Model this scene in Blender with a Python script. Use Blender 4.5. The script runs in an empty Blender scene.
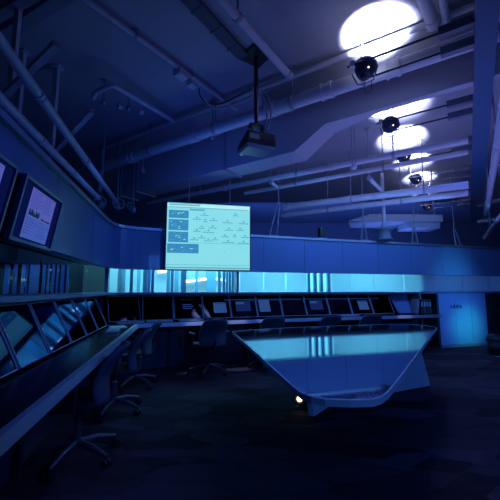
import bpy, bmesh, math, random
from mathutils import Vector, Matrix
random.seed(7)
C = bpy.context.scene.collection
SC = bpy.context.scene
PI = math.pi

# ------------------------------------------------------------------ camera
H = 1.30
F = 332.0
PITCH = math.atan(40.0 / F)
cd = bpy.data.cameras.new('camera'); cam = bpy.data.objects.new('camera', cd); C.objects.link(cam)
cam.location = (0, 0, H); cam.rotation_euler = (PI / 2 + PITCH, 0, 0)
cd.sensor_width = 36; cd.lens = F / 500 * 36; cd.clip_start = 0.05
SC.camera = cam
SC.view_settings.view_transform = 'Standard'; SC.view_settings.look = 'None'
SC.view_settings.exposure = 0; SC.view_settings.gamma = 1
SC.cycles.max_bounces = 8
SC.cycles.sample_clamp_indirect = 4

def ray(px, py):
    u = (px - 250) / F; v = (250 - py) / F
    return Vector((u, math.cos(PITCH) - v * math.sin(PITCH), math.sin(PITCH) + v * math.cos(PITCH)))
def at(px, py, z):
    r = ray(px, py); k = (z - H) / r.z
    return Vector((r.x * k, r.y * k, z))
def atY(px, py, y):
    r = ray(px, py); k = y / r.y
    return Vector((r.x * k, y, H + r.z * k))
def proj(p):
    d = Vector(p) - Vector((0, 0, H))
    dep = d.y * math.cos(PITCH) + d.z * math.sin(PITCH)
    up = -d.y * math.sin(PITCH) + d.z * math.cos(PITCH)
    return 250 + F * d.x / dep, 250 - F * up / dep

A1 = math.radians(-12.1); A2 = math.radians(33.6)
D1 = Vector((math.sin(A1), math.cos(A1), 0))
D2 = Vector((math.sin(A2), math.cos(A2), 0))
D3 = Vector((-math.cos(A2), math.sin(A2), 0))      # across the room, away to the left
UP = Vector((0, 0, 1))

# ------------------------------------------------------------------ materials
def mat(name, col, rough=.5, metal=0., var=.12, scale=6., bump=0., coat=0., spec=.5):
    m = bpy.data.materials.new(name); m.use_nodes = True
    nt = m.node_tree; n = nt.nodes; l = nt.links
    b = n['Principled BSDF']
    b.inputs['Roughness'].default_value = rough; b.inputs['Metallic'].default_value = metal
    b.inputs['Coat Weight'].default_value = coat; b.inputs['Specular IOR Level'].default_value = spec
    tc = n.new('ShaderNodeTexCoord')
    no = n.new('ShaderNodeTexNoise'); no.inputs['Scale'].default_value = scale; no.inputs['Detail'].default_value = 5
    l.new(tc.outputs['Object'], no.inputs['Vector'])
    mx = n.new('ShaderNodeMix'); mx.data_type = 'RGBA'
    mx.inputs['A'].default_value = (*[c * (1 - var) for c in col], 1)
    mx.inputs['B'].default_value = (*[min(1, c * (1 + var)) for c in col], 1)
    l.new(no.outputs['Fac'], mx.inputs['Factor']); l.new(mx.outputs['Result'], b.inputs['Base Color'])
    if bump:
        bp = n.new('ShaderNodeBump'); bp.inputs['Strength'].default_value = bump; bp.inputs['Distance'].default_value = .01
        n2 = n.new('ShaderNodeTexNoise'); n2.inputs['Scale'].default_value = scale * 12; n2.inputs['Detail'].default_value = 4
        l.new(tc.outputs['Object'], n2.inputs['Vector']); l.new(n2.outputs['Fac'], bp.inputs['Height'])
        l.new(bp.outputs['Normal'], b.inputs['Normal'])
    return m
def emit(name, col, s=1., var=.06, scale=8.):
    m = bpy.data.materials.new(name); m.use_nodes = True
    nt = m.node_tree; n = nt.nodes; n.clear()
    o = n.new('ShaderNodeOutputMaterial'); e = n.new('ShaderNodeEmission')
    e.inputs['Strength'].default_value = s
    tc = n.new('ShaderNodeTexCoord'); no = n.new('ShaderNodeTexNoise'); no.inputs['Scale'].default_value = scale
    mx = n.new('ShaderNodeMix'); mx.data_type = 'RGBA'
    mx.inputs['A'].default_value = (*[c * (1 - var) for c in col], 1); mx.inputs['B'].default_value = (*[c * (1 + var) for c in col], 1)
    nt.links.new(tc.outputs['Object'], no.inputs['Vector']); nt.links.new(no.outputs['Fac'], mx.inputs['Factor'])
    nt.links.new(mx.outputs['Result'], e.inputs['Color']); nt.links.new(e.outputs['Emission'], o.inputs['Surface'])
    return m
def s2l(r, g, b):
    f = lambda c: (c / 255 / 12.92) if c / 255 <= .04045 else ((c / 255 + .055) / 1.055) ** 2.4
    return (f(r), f(g), f(b))

M = {}
M['ceiling'] = mat('ceiling_concrete', (.42, .42, .46), .9, var=.12, scale=2.2, bump=.25)
M['outer'] = mat('outer_wall_paint', (.26, .27, .31), .9, var=.15, scale=1.5)
M['pipe'] = mat('painted_pipe', (.60, .61, .65), .42, var=.08)
M['duct'] = mat('painted_duct', (.44, .44, .49), .55, var=.08, scale=3)
M['steel'] = mat('painted_steel', (.30, .32, .38), .4, var=.1)
M['beam'] = mat('blue_steel_beam', (.022, .085, .20), .5, var=.06)
M['dark'] = mat('black_metal', (.018, .019, .024), .45, var=.2)
M['lampbody'] = mat('dark_lamp_housing', (.03, .04, .09), .4, var=.2)
M['chrome'] = mat('bare_metal', (.55, .57, .6), .25, .9, var=.05)
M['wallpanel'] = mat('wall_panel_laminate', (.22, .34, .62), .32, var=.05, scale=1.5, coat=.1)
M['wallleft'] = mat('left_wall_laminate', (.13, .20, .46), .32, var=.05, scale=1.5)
M['trim'] = mat('metal_trim', (.5, .53, .6), .3, .6, var=.06)
M['sill'] = mat('sill_paint', (.12, .17, .33), .4, .1)
M['deskpanel'] = mat('desk_panel', (.035, .05, .10), .5)
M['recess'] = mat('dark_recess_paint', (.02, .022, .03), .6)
M['white'] = mat('corridor_white', (.75, .78, .8), .6, var=.05)
M['bluegrey'] = mat('corridor_posts', (.22, .38, .5), .5, var=.2)
M['deskt'] = mat('desk_dark_laminate', (.006, .008, .016), .2, var=.2, spec=.35)
M['deskedge'] = mat('desk_edge_aluminium', (.46, .5, .6), .42, .5, var=.08, scale=14)
M['plastic'] = mat('monitor_plastic', (.02, .022, .028), .4)
M['bezel'] = mat('monitor_frame', (.44, .47, .6), .4, .1, var=.06)
M['bezelblue'] = mat('wall_monitor_frame', (.12, .16, .34), .4, .1, var=.06)
M['screen'] = mat('dark_screen_glass', (.045, .058, .085), .04, metal=1., var=.1)
M['screenblack'] = mat('black_screen_glass', (.004, .005, .008), .03, metal=1., var=.1)
for k_ in ('screen', 'screenblack'): M[k_].node_tree.nodes['Principled BSDF'].inputs['Specular Tint'].default_value = (.45, .58, .9, 1)
M['tablet'] = mat('table_gloss_lacquer', (.20, .235, .31), .05, .85, var=.03, scale=1)
M['tableedge'] = mat('table_edge_aluminium', (.6, .64, .72), .42, .35, var=.05)
M['tableleg'] = mat('table_leg_lacquer', (.62, .68, .78), .4, var=.05)
M['fabric'] = mat('chair_fabric', (.07, .085, .13), .8, var=.2, scale=30, bump=.2)
M['chairmetal'] = mat('chair_base_metal', (.10, .11, .15), .35, .4)
M['blackfab'] = mat('chair_black', (.015, .017, .025), .75, bump=.2, scale=30)
M['stripblue'] = mat('strip_blind_blue', (.12, .19, .38), .6)
M['stripgrey'] = mat('strip_blind_grey', (.17, .22, .36), .7)
M['shadowdark'] = mat('painted_shadow', (.10, .10, .13), .7)
M['paper'] = mat('paper', (.6, .62, .66), .8, var=.04)
M['keys'] = mat('keyboard_plastic', (.33, .35, .4), .5)
M['cable'] = mat('cable_rubber', (.05, .055, .08), .5)
M['cablelight'] = mat('cable_grey', (.42, .43, .5), .5)
M['projlit'] = mat('projector_lit_underside', (.22, .32, .45), .4)  # light on the projector's underside put into this lighter blue
M['ink'] = mat('sign_ink', (.01, .012, .03), .5)

def carpet():
    m = bpy.data.materials.new('patterned_carpet'); m.use_nodes = True
    nt = m.node_tree; n = nt.nodes; l = nt.links; b = n['Principled BSDF']
    b.inputs['Roughness'].default_value = .95; b.inputs['Specular IOR Level'].default_value = .1
    tc = n.new('ShaderNodeTexCoord')
    mp = n.new('ShaderNodeMapping'); mp.inputs['Scale'].default_value = (1.0, 2.2, 1); mp.inputs['Rotation'].default_value = (0, 0, .55)
    l.new(tc.outputs['Object'], mp.inputs['Vector'])
    v = n.new('ShaderNodeTexVoronoi'); v.distance = 'CHEBYCHEV'; v.inputs['Scale'].default_value = 1.9
    l.new(mp.outputs['Vector'], v.inputs['Vector'])
    v2 = n.new('ShaderNodeTexVoronoi'); v2.feature = 'DISTANCE_TO_EDGE'; v2.inputs['Scale'].default_value = 1.9
    l.new(mp.outputs['Vector'], v2.inputs['Vector'])
    no = n.new('ShaderNodeTexNoise'); no.inputs['Scale'].default_value = 160
    l.new(tc.outputs['Object'], no.inputs['Vector'])
    r1 = n.new('ShaderNodeValToRGB'); r1.color_ramp.elements[0].color = (.005, .006, .011, 1); r1.color_ramp.elements[1].color = (.045, .052, .08, 1)
    l.new(v.outputs['Color'], r1.inputs['Fac'])
    r2 = n.new('ShaderNodeValToRGB'); r2.color_ramp.elements[0].position = .0; r2.color_ramp.elements[1].position = .09
    r2.color_ramp.elements[0].color = (.72, .72, .72, 1); r2.color_ramp.elements[1].color = (1, 1, 1, 1)
    l.new(v2.outputs['Distance'], r2.inputs['Fac'])
    mx = n.new('ShaderNodeMix'); mx.data_type = 'RGBA'; mx.blend_type = 'MULTIPLY'; mx.inputs['Factor'].default_value = 1
    l.new(r1.outputs['Color'], mx.inputs['A']); l.new(r2.outputs['Color'], mx.inputs['B'])
    l.new(mx.outputs['Result'], b.inputs['Base Color'])
    bp = n.new('ShaderNodeBump'); bp.inputs['Strength'].default_value = .4; bp.inputs['Distance'].default_value = .006
    l.new(no.outputs['Fac'], bp.inputs['Height']); l.new(bp.outputs['Normal'], b.inputs['Normal'])
    return m
M['carpet'] = carpet()
def glass():
    m = bpy.data.materials.new('window_glass'); m.use_nodes = True
    nt = m.node_tree; n = nt.nodes; n.clear()
    o = n.new('ShaderNodeOutputMaterial'); t = n.new('ShaderNodeBsdfTransparent'); g = n.new('ShaderNodeBsdfGlossy')
    g.inputs['Roughness'].default_value = .02; t.inputs['Color'].default_value = (.93, .97, 1, 1)
    x = n.new('ShaderNodeMixShader'); x.inputs['Fac'].default_value = .02
    nt.links.new(t.outputs[0], x.inputs[1]); nt.links.new(g.outputs[0], x.inputs[2]); nt.links.new(x.outputs[0], o.inputs['Surface'])
    return m
M['glass'] = glass()
def blind():
    m = bpy.data.materials.new('translucent_blind'); m.use_nodes = True
    nt = m.node_tree; n = nt.nodes; n.clear()
    o = n.new('ShaderNodeOutputMaterial'); t = n.new('ShaderNodeBsdfTranslucent'); g = n.new('ShaderNodeBsdfDiffuse')
    tc = n.new('ShaderNodeTexCoord'); no = n.new('ShaderNodeTexNoise'); no.inputs['Scale'].default_value = 3
    mx = n.new('ShaderNodeMix'); mx.data_type = 'RGBA'
    mx.inputs['A'].default_value = (.72, .78, .8, 1); mx.inputs['B'].default_value = (.84, .88, .9, 1)
    nt.links.new(tc.outputs['Object'], no.inputs['Vector']); nt.links.new(no.outputs['Fac'], mx.inputs['Factor'])
    nt.links.new(mx.outputs['Result'], t.inputs['Color']); nt.links.new(mx.outputs['Result'], g.inputs['Color'])
    x = n.new('ShaderNodeMixShader'); x.inputs['Fac'].default_value = .25
    nt.links.new(t.outputs[0], x.inputs[1]); nt.links.new(g.outputs[0], x.inputs[2]); nt.links.new(x.outputs[0], o.inputs['Surface'])
    return m
M['blind'] = blind()

# ------------------------------------------------------------------ mesh builder
class MB:
    def __init__(s): s.v = []; s.f = []; s.m = []; s.sm = []
    def add(s, vs, fs, mi=0, smooth=False):
        b = len(s.v); s.v += [Vector(p) for p in vs]
        for f in fs: s.f.append([b + i for i in f]); s.m.append(mi); s.sm.append(smooth)
        return s
    def hexa(s, p, mi=0):       # 4 bottom, 4 top
        return s.add(p, [(3, 2, 1, 0), (4, 5, 6, 7), (0, 1, 5, 4), (1, 2, 6, 5), (2, 3, 7, 6), (3, 0, 4, 7)], mi)
    def box(s, c, size, ax=None, mi=0):
        c = Vector(c); ax = ax or (Vector((1, 0, 0)), Vector((0, 1, 0)), UP)
        a, b, d = [ax[i] * size[i] / 2 for i in range(3)]
        return s.hexa([c - a - b - d, c + a - b - d, c + a + b - d, c - a + b - d, c - a - b + d, c + a - b + d, c + a + b + d, c - a + b + d], mi)
    def bar(s, p, q, w, h, mi=0, up=UP):
        p = Vector(p); q = Vector(q); t = (q - p).normalized()
        u = up if abs(t.dot(up)) < .95 else Vector((1, 0, 0))
        a = t.cross(u).normalized(); b = a.cross(t).normalized()
        return s.box((p + q) / 2, ((q - p).length, w, h), (t, -a, b), mi)
    def prism(s, poly, z0, z1, mi=0):
        n = len(poly)
        vs = [(p[0], p[1], z0) for p in poly] + [(p[0], p[1], z1) for p in poly]
        fs = [tuple(range(n - 1, -1, -1)), tuple(range(n, 2 * n))] + [(i, (i + 1) % n, n + (i + 1) % n, n + i) for i in range(n)]
        return s.add(vs, fs, mi)
    def tube(s, pts, r, n=12, mi=0, caps=True):
        pts = [Vector(p) for p in pts]; rs = r if isinstance(r, (list, tuple)) else [r] * len(pts)
        T = []
        for i in range(len(pts)):
            a = pts[max(i - 1, 0)]; b = pts[min(i + 1, len(pts) - 1)]
            T.append((b - a).normalized())
        u = UP if abs(T[0].dot(UP)) < .9 else Vector((1, 0, 0))
        a = T[0].cross(u).normalized(); vs = []; fs = []
        for i, p in enumerate(pts):
            a = (a - T[i] * a.dot(T[i])).normalized(); b = T[i].cross(a)
            k = 1.0
            if 0 < i < len(pts) - 1:
                c = (pts[i] - pts[i - 1]).normalized().dot(T[i]); k = 1 / max(c, .6)
            for j in range(n):
                th = 2 * PI * j / n
                vs.append(p + (a * math.cos(th) + b * math.sin(th)) * rs[i])
        for i in range(len(pts) - 1):
            for j in range(n):
                fs.append((i * n + j, i * n + (j + 1) % n, (i + 1) * n + (j + 1) % n, (i + 1) * n + j))
        s.add(vs, fs, mi, True)
        if caps:
            s.add(vs[:n], [tuple(range(n - 1, -1, -1))], mi); s.add(vs[-n:], [tuple(range(n))], mi)
        return s
    def lathe(s, o, axis, prof, n=20, mi=0):   # prof: (r, h)
        o = Vector(o); axis = Vector(axis).normalized()
        u = UP if abs(axis.dot(UP)) < .9 else Vector((1, 0, 0))
        a = axis.cross(u).normalized(); b = axis.cross(a)
        vs = []; fs = []
        for r, h in prof:
            for j in range(n):
                th = 2 * PI * j / n
                vs.append(o + axis * h + (a * math.cos(th) + b * math.sin(th)) * max(r, 1e-4))
        for i in range(len(prof) - 1):
            for j in range(n):
                fs.append((i * n + j, i * n + (j + 1) % n, (i + 1) * n + (j + 1) % n, (i + 1) * n + j))
        return s.add(vs, fs, mi, True)
    def torus(s, o, axis, R, r, n=20, k=8, mi=0):
        o = Vector(o); axis = Vector(axis).normalized()
        u = UP if abs(axis.dot(UP)) < .9 else Vector((1, 0, 0))
        a = axis.cross(u).normalized(); b = axis.cross(a); vs = []; fs = []
        for i in range(n):
            th = 2 * PI * i / n; d = a * math.cos(th) + b * math.sin(th)
            for j in range(k):
                ph = 2 * PI * j / k
                vs.append(o + d * (R + r * math.cos(ph)) + axis * r * math.sin(ph))
        for i in range(n):
            for j in range(k):
                fs.append((i * k + j, ((i + 1) % n) * k + j, ((i + 1) % n) * k + (j + 1) % k, i * k + (j + 1) % k))
        return s.add(vs, fs, mi, True)
    def build(s, name, mats, parent=None, bevel=0.):
        mats = mats if isinstance(mats, (list, tuple)) else [mats]
        off = Vector((0, 0, 0))
        if parent is not None and parent.get('_off'): off = Vector(parent['_off'])
        me = bpy.data.meshes.new(name); me.from_pydata([p - off for p in s.v], [], s.f)
        for m in mats: me.materials.append(m)
        for i, p in enumerate(me.polygons): p.material_index = s.m[i]; p.use_smooth = s.sm[i]
        bm = bmesh.new(); bm.from_mesh(me); bmesh.ops.recalc_face_normals(bm, faces=bm.faces); bm.to_mesh(me); bm.free()
        me.update()
        o = bpy.data.objects.new(name, me); C.objects.link(o)
        if parent is not None:
            o.parent = parent
            if parent.get('_off') and parent.type == 'MESH': pass
            if parent.type == 'MESH' and parent.parent is not None and parent.parent.get('_off'):
                for v in me.vertices: v.co -= Vector(parent.parent['_off'])
        if bevel:
            md = o.modifiers.new('bevel', 'BEVEL'); md.width = bevel; md.segments = 2; md.limit_method = 'ANGLE'; md.angle_limit = .6
        return o

def tag(o, label, cat, group=None):
    o['label'] = label; o['category'] = cat
    if group: o['group'] = group
    return o
def thing(name, label, cat, base, group=None):
    """Empty at base; parts are given in world coordinates."""
    o = bpy.data.objects.new(name, None); C.objects.link(o); o.location = base; o['_off'] = list(base)
    o.empty_display_size = .1
    return tag(o, label, cat, group)
def local(name, label, cat, group=None):
    """Empty at the origin; parts are given in local coordinates, then it is moved."""
    o = bpy.data.objects.new(name, None); C.objects.link(o); o.empty_display_size = .1
    return tag(o, label, cat, group)
def struct(o): o['kind'] = 'structure'; return o
def dup(root, label):
    r = root.copy(); C.objects.link(r); r['label'] = label
    for ch in list(root.children):
        c = ch.copy(); C.objects.link(c); c.parent = r
        for g in list(ch.children):
            d = g.copy(); C.objects.link(d); d.parent = c
    return r
def light(name, kind, loc, col, energy, **k):
    d = bpy.data.lights.new(name, kind); d.color = col; d.energy = energy
    for a, v in k.items():
        if a not in ('aim',): setattr(d, a, v)
    o = bpy.data.objects.new(name, d); C.objects.link(o); o.location = loc
    if 'aim' in k:
        o.rotation_euler = (Vector(k['aim']) - Vector(loc)).to_track_quat('-Z', 'Y').to_euler()
    return o

# ------------------------------------------------------------------ curved partition path
ZR = 2.32
bk = [at(x, y, ZR).to_2d() for x, y in ((165, 232), (260, 238), (350, 242.4), (440, 246.6), (500, 249.6))]
n1 = Vector((D1.y, -D1.x)); d1 = D1.to_2d()          # n1 points into the room
QW = -1.12
def LP(t): return n1 * QW + d1 * t
e = (bk[1] - bk[0]).normalized()
# corner: left line meets the back line
den = d1.x * e.y - d1.y * e.x
w0 = bk[0] - n1 * QW
tc_ = (w0.x * e.y - w0.y * e.x) / den
corner = LP(tc_)
ext = (bk[4] - bk[3]).normalized()
raw = [LP(-2.0), LP(0), LP(tc_ - 1.1), LP(tc_ - .45), corner + e * .45, bk[0] + e * .25, bk[1], bk[2], bk[3], bk[4], bk[4] + ext * 2.5]
raw.insert(4, corner * .6 + (LP(tc_ - .45) + corner + e * .45) * .2)
for _ in range(3):
    nw = [raw[0]]
    for a, b in zip(raw, raw[1:]): nw += [a * .75 + b * .25, a * .25 + b * .75]
    raw = nw + [raw[-1]]
W = raw
SL = [0.]
for a, b in zip(W, W[1:]): SL.append(SL[-1] + (b - a).length)
def Wt(s):
    s = max(0, min(SL[-1] - 1e-6, s))
    for i in range(len(W) - 1):
        if SL[i + 1] >= s: break
    k = (s - SL[i]) / (SL[i + 1] - SL[i])
    # smoothed tangent
    t0 = (W[i + 1] - W[i]).normalized()
    ta = (W[i + 1] - W[max(i - 1, 0)]).normalized(); tb = (W[min(i + 2, len(W) - 1)] - W[i]).normalized()
    t = (ta * (1 - k) + tb * k).normalized()
    return W[i].lerp(W[i + 1], k), t
def Wp(s, q, z):
    p, t = Wt(s); n = Vector((-t.y, t.x))
    return Vector((p.x + n.x * q, p.y + n.y * q, z))
def Wax(s):
    p, t = Wt(s); return Vector((t.x, t.y, 0)), Vector((-t.y, t.x, 0))
def s_px(px, q, z, lo=3.5, hi=None):
    hi = hi or SL[-1]
    best = None
    for i in range(400):
        s = lo + (hi - lo) * i / 399
        p = Wp(s, q, z)
        if p.y < .3: continue
        d = abs(proj(p)[0] - px)
        if best is None or d < best[0]: best = (d, s)
    return best[1]
S_CORNER = min(range(len(W)), key=lambda i: (W[i] - corner).length); S_CORNER = SL[S_CORNER]
def ribbon(mb, s0, s1, q0, q1, z0, z1, step=.15, mi=0, lean=0.):
    n = max(2, int((s1 - s0) / step)); 
    ss = [s0 + (s1 - s0) * i / n for i in range(n + 1)]
    vs = []; fs = []
    for s in ss:
        vs += [Wp(s, q0, z0), Wp(s, q1, z0), Wp(s, q1 + lean, z1), Wp(s, q0 + lean, z1)]
    for i in range(n):
        a = 4 * i; b = a + 4
        for j in range(4):
            fs.append((a + j, a + (j + 1) % 4, b + (j + 1) % 4, b + j))
    fs.append((0, 1, 2, 3)); fs.append((4 * n + 3, 4 * n + 2, 4 * n + 1, 4 * n))
    return mb.add(vs, fs, mi)
ZW0, ZW1 = 1.24, 1.645
S_END = SL[-1]
S437 = s_px(438, 0, .9, S_CORNER)
S484 = s_px(485, 0, .9, S_CORNER)
S108 = S_CORNER

# ------------------------------------------------------------------ shell
def quadbox(name, x0, x1, y0, y1, z0, z1, m):
    return struct(MB().box(((x0 + x1) / 2, (y0 + y1) / 2, (z0 + z1) / 2), (x1 - x0, y1 - y0, z1 - z0)).build(name, m))
ZC = 4.25
X0, X1, Y0, Y1 = -6.0, 13.0, -3.2, 14.5
quadbox('floor', X0, X1, Y0, Y1, -.1, 0, M['carpet'])
quadbox('ceiling', X0 - .2, X1 + .2, Y0 - .2, Y1 + .2, ZC, ZC + .15, M['ceiling'])
quadbox('wall_far', X0, X1, Y1, Y1 + .15, 0, ZC, M['outer'])
quadbox('wall_near', X0, X1, Y0 - .15, Y0, 0, ZC, M['outer'])
quadbox('wall_right', X1, X1 + .15, Y0, Y1, 0, ZC, M['outer'])
quadbox('wall_outer', X0 - .15, X0, Y0, Y1, 0, ZC, M['outer'])

# upper panels, with open joints between them
def panels(mb, s0, s1, q0, q1, z0, z1, w, gap=.008):
    n = max(1, round((s1 - s0) / w)); d = (s1 - s0) / n
    for i in range(n): ribbon(mb, s0 + i * d + gap / 2, s0 + (i + 1) * d - gap / 2, q0, q1, z0, z1, .12)
    return mb
mb = MB(); panels(mb, 0, S_CORNER, -.04, .05, ZW1, ZR, 1.25); ribbon(mb, 0, S_CORNER, .05, .08, ZW1, ZR)
ribbon(mb, 0, S_CORNER, .34, .42, 0, ZW0)
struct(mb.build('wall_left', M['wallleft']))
mb = MB(); panels(mb, S_CORNER, S_END, -.04, .05, ZW1, ZR, .92); ribbon(mb, S_CORNER, S_END, .05, .08, ZW1, ZR)
ribbon(mb, S437, S_END, .03, .08, 0, ZW0)
panels(mb, S437, S484, -.03, .03, .07, ZW0, .42, .006)
S400 = s_px(402, 0, 1.4, S_CORNER)
S490 = s_px(489.5, 0, 1.4, S_CORNER)
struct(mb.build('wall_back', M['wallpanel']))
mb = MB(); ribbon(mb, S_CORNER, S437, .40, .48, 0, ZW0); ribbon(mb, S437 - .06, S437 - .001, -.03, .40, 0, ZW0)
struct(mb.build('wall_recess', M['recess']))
struct(ribbon(MB(), 0, S_END, -.075, .11, ZR, ZR + .045).build('trim_1', M['trim']))
struct(ribbon(MB(), 0, S_END, -.055, .42, ZW0 - .02, ZW0 + .02).build('trim_2', M['sill']))
struct(ribbon(MB(), S437, S484, -.05, -.03, 0, .07).build('baseboard_back', M['trim']))
# door leaf at the right end
mb = MB(); ribbon(mb, S484 + .03, S484 + .95, -.0, .03, .0, ZW0 - .02)
struct(mb.build('door_1', M['recess']))

# glazing and its frames
SG0 = s_px(108, 0, 1.4, S_CORNER - .6)
mb = MB(); ribbon(mb, .2, SG0 - .05, .30, .306, ZW0 + .02, ZW1 + .1)
w2 = struct(mb.build('window_1', M['glass']))
mb = MB(); ribbon(mb, SG0 + .03, S_END, .02, .026, ZW0 + .02, ZW1)
w1 = struct(mb.build('window_2', M['glass']))
mb = MB()
for s in (SG0, s_px(148, 0, 1.4, S_CORNER - .3), s_px(238, 0, 1.4, S_CORNER)):
    ribbon(mb, s - .025, s + .025, -.01, .05, ZW0 + .02, ZW1)
struct(mb.build('trim_3', M['trim']))
struct(ribbon(MB(), 0, SG0 - .05, .26, .34, ZW1 + .04, ZR).build('trim_4', M['recess']))

# corridor behind the glass
CQ = 1.75
mb = MB(); S_W = s_px(107, CQ, 1.5, S_CORNER - .8); ribbon(mb, S_W, S_END, CQ, CQ + .08, 0, ZR - .02, .25)
struct(mb.build('wall_corridor', M['white']))
mb = MB(); ribbon(mb, 0, S_W - .001, CQ, CQ + .08, 0, ZR - .02, .25); ribbon(mb, SG0 - .06, SG0 - .03, .36, CQ, 0, ZR - .02, .02)  # the end wall across the passage is added to block corridor light
ribbon(mb, 0, SG0 - .06, 1.38, 1.42, 1.70, ZR - .02)
struct(mb.build('wall_passage', M['recess']))
s_ = s_px(396, .9, 1.45, S_CORNER); struct(ribbon(MB(), s_, s_ + .04, .16, CQ - .01, 0, ZR - .03).build('added_light_divider', M['white']))  # added unseen divider that stops cyan corridor light from bleeding right
struct(ribbon(MB(), 0, S_END, .12, CQ + .08, ZR - .02, ZR, .25).build('ceiling_corridor', M['white']))
# blinds
def blindobj(px0, px1, label, group='fabric blinds behind the glass band'):
    a = s_px(px0, .12, 1.45, S_CORNER - .3); b = s_px(px1, .12, 1.45, S_CORNER - .3)
    t = thing('window_blind', label, 'blind', Wp((a + b) / 2, .12, ZW0 + .02), group)
    ribbon(MB(), a, b, .10, .104, ZW0 + .03, ZW1 + .12, .2).build('blind_fabric', M['blind'], t)
    ribbon(MB(), a, b, .085, .135, ZW1 + .12, ZW1 + .17, .2).build('head_rail', M['trim'], t)
    return t
blindobj(239, 263, 'narrow glowing cyan blind just right of the projected picture')
blindobj(264, 285, 'glowing cyan blind panel above the monitors, second from the projected picture')
blindobj(286, 306, 'glowing cyan blind panel just before the row of blue posts')
blindobj(331, 351, 'glowing cyan blind panel just beyond the row of blue posts')
blindobj(352, 373, 'glowing cyan blind panel between the blue posts and the fading end')
blindobj(374, 403, 'blind panel where the cyan glow of the glass band fades to blue')
blindobj(404, 432, 'dull blue blind panel above the dark recess with binders')
blindobj(433, 461, 'dull blue blind panel left of and above the wall number')
blindobj(462, 488, 'dull blue blind panel above the black door end of wall')
blindobj(489, 520, 'bright blue blind strip at the far right end of wall')
# posts in the corridor
mb = MB()
for px, w, q in ((123, .07, 1.1), (132, .05, .7), (139, .06, 1.3), (145, .10, .8), (153, .05, .6), (168, .06, 1.0), (176, .09, 1.3),
                 (197, .05, 1.4), (211, .22, 1.5), (223, .05, .6), (227, .04, .7), (230, .04, .7), (233, .04, .7), (236, .04, .7),
                 (309, .06, .5), (315, .07, .5), (321, .07, .5), (328, .08, .5)):
    s = s_px(px, q, 1.45, S_CORNER - .8); ax = Wax(s)
    mb.box(Wp(s, q, 1.15), (w, .06, 2.28), (ax[0], ax[1], UP))
o = mb.build('corridor_screen', M['bluegrey']); o.name = 'trim_5'; struct(o)
mb = MB()
for px, w, q in ((119, .05, .9), (183, .10, .5), (172, .05, .5), (219, .06, .5)):
    s = s_px(px, q, 1.45, S_CORNER - .8); ax = Wax(s)
    mb.box(Wp(s, q, 1.15), (w, .06, 2.28), (ax[0], ax[1], UP))
mb.build('trim_6', M['white']).__setitem__('kind', 'structure')
M['tube'] = emit('fluorescent_reflection', (.72, .95, 1.), 6.0)
def reflection_streak(px0, y0, px1, y1, q, label):
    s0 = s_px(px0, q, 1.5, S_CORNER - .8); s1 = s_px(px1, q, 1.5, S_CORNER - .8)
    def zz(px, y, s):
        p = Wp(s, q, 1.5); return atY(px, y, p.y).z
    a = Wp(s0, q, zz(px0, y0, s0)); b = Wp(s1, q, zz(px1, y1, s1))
    t = thing('lamp_reflection_streak', label, 'light', (a + b) / 2, 'glowing streaks imitating lamp reflections in the corridor')
    MB().tube([a, b], .02, 10).build('tube', M['tube'], t)  # glowing streak imitates a fluorescent lamp reflected in the glass
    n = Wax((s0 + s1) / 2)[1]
    MB().bar(a + n * .05, b + n * .05, .05, .07).build('streak_backing', M['white'], t)
reflection_streak(157, 272, 167, 271, 1.55, 'short white streak imitating a lamp reflection in the glass left of the projected picture')
reflection_streak(186, 281.5, 206, 279, 1.55, 'white streak imitating a lamp reflection under the lower left of the projected picture')
reflection_streak(208, 277.5, 226, 280.5, 1.62, 'white streak imitating a lamp reflection under the middle of the projected picture')
# dim end of the corridor seen over the left consoles: hanging strips
def strip_blind(strips, label, wide=False):
    """strips hang across the passage, before its added dark end wall"""
    yb = 5.0
    xs = [atY(px, 278, yb).x for st in strips for px in st[:2]]
    t = thing('vertical_blind', label, 'blind', (sum(xs) / len(xs), yb, 1.0), 'strip blinds beyond the left glazing')
    mb = MB()
    for i, (p0, p1) in enumerate(strips):
        x0 = atY(p0, 278, yb).x; x1 = atY(p1, 278, yb).x
        yaw = 0 if wide else (.3, -.25, .1, -.4)[i % 4]
        mb.box(((x0 + x1) / 2, yb, 1.40), ((x1 - x0) / max(.8, math.cos(yaw)), .012, .57), (Vector((math.cos(yaw), math.sin(yaw), 0)), Vector((-math.sin(yaw), math.cos(yaw), 0)), UP))
    mb.build('slats', M['stripgrey'] if wide else M['stripblue'], t)
    MB().box(((min(xs) + max(xs)) / 2, yb + .0, 1.715), (max(xs) - min(xs) + .03, .05, .05)).build('head_rail', M['recess'], t)
strip_blind([(4.5, 9), (13, 17.5), (21.5, 25), (26, 28)], 'pale vertical strips behind glass over the nearest left console')
strip_blind([(29.5, 39)], 'single wide grey panel between strips behind the left glazing', True)
strip_blind([(42.5, 45), (47.5, 49.5), (52, 54.5), (56.5, 58.5), (61, 64), (66.5, 69)], 'pale vertical strips just right of the grey panel behind glass')
light('passage_fill', 'AREA', (-3.2, 4.25, 2.15), (.09, .34, 1.0), 8, shape='RECTANGLE', size=1.0, size_y=.3, aim=(-3.3, 5.05, 1.35))  # added unseen light that brightens the hanging strips

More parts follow.
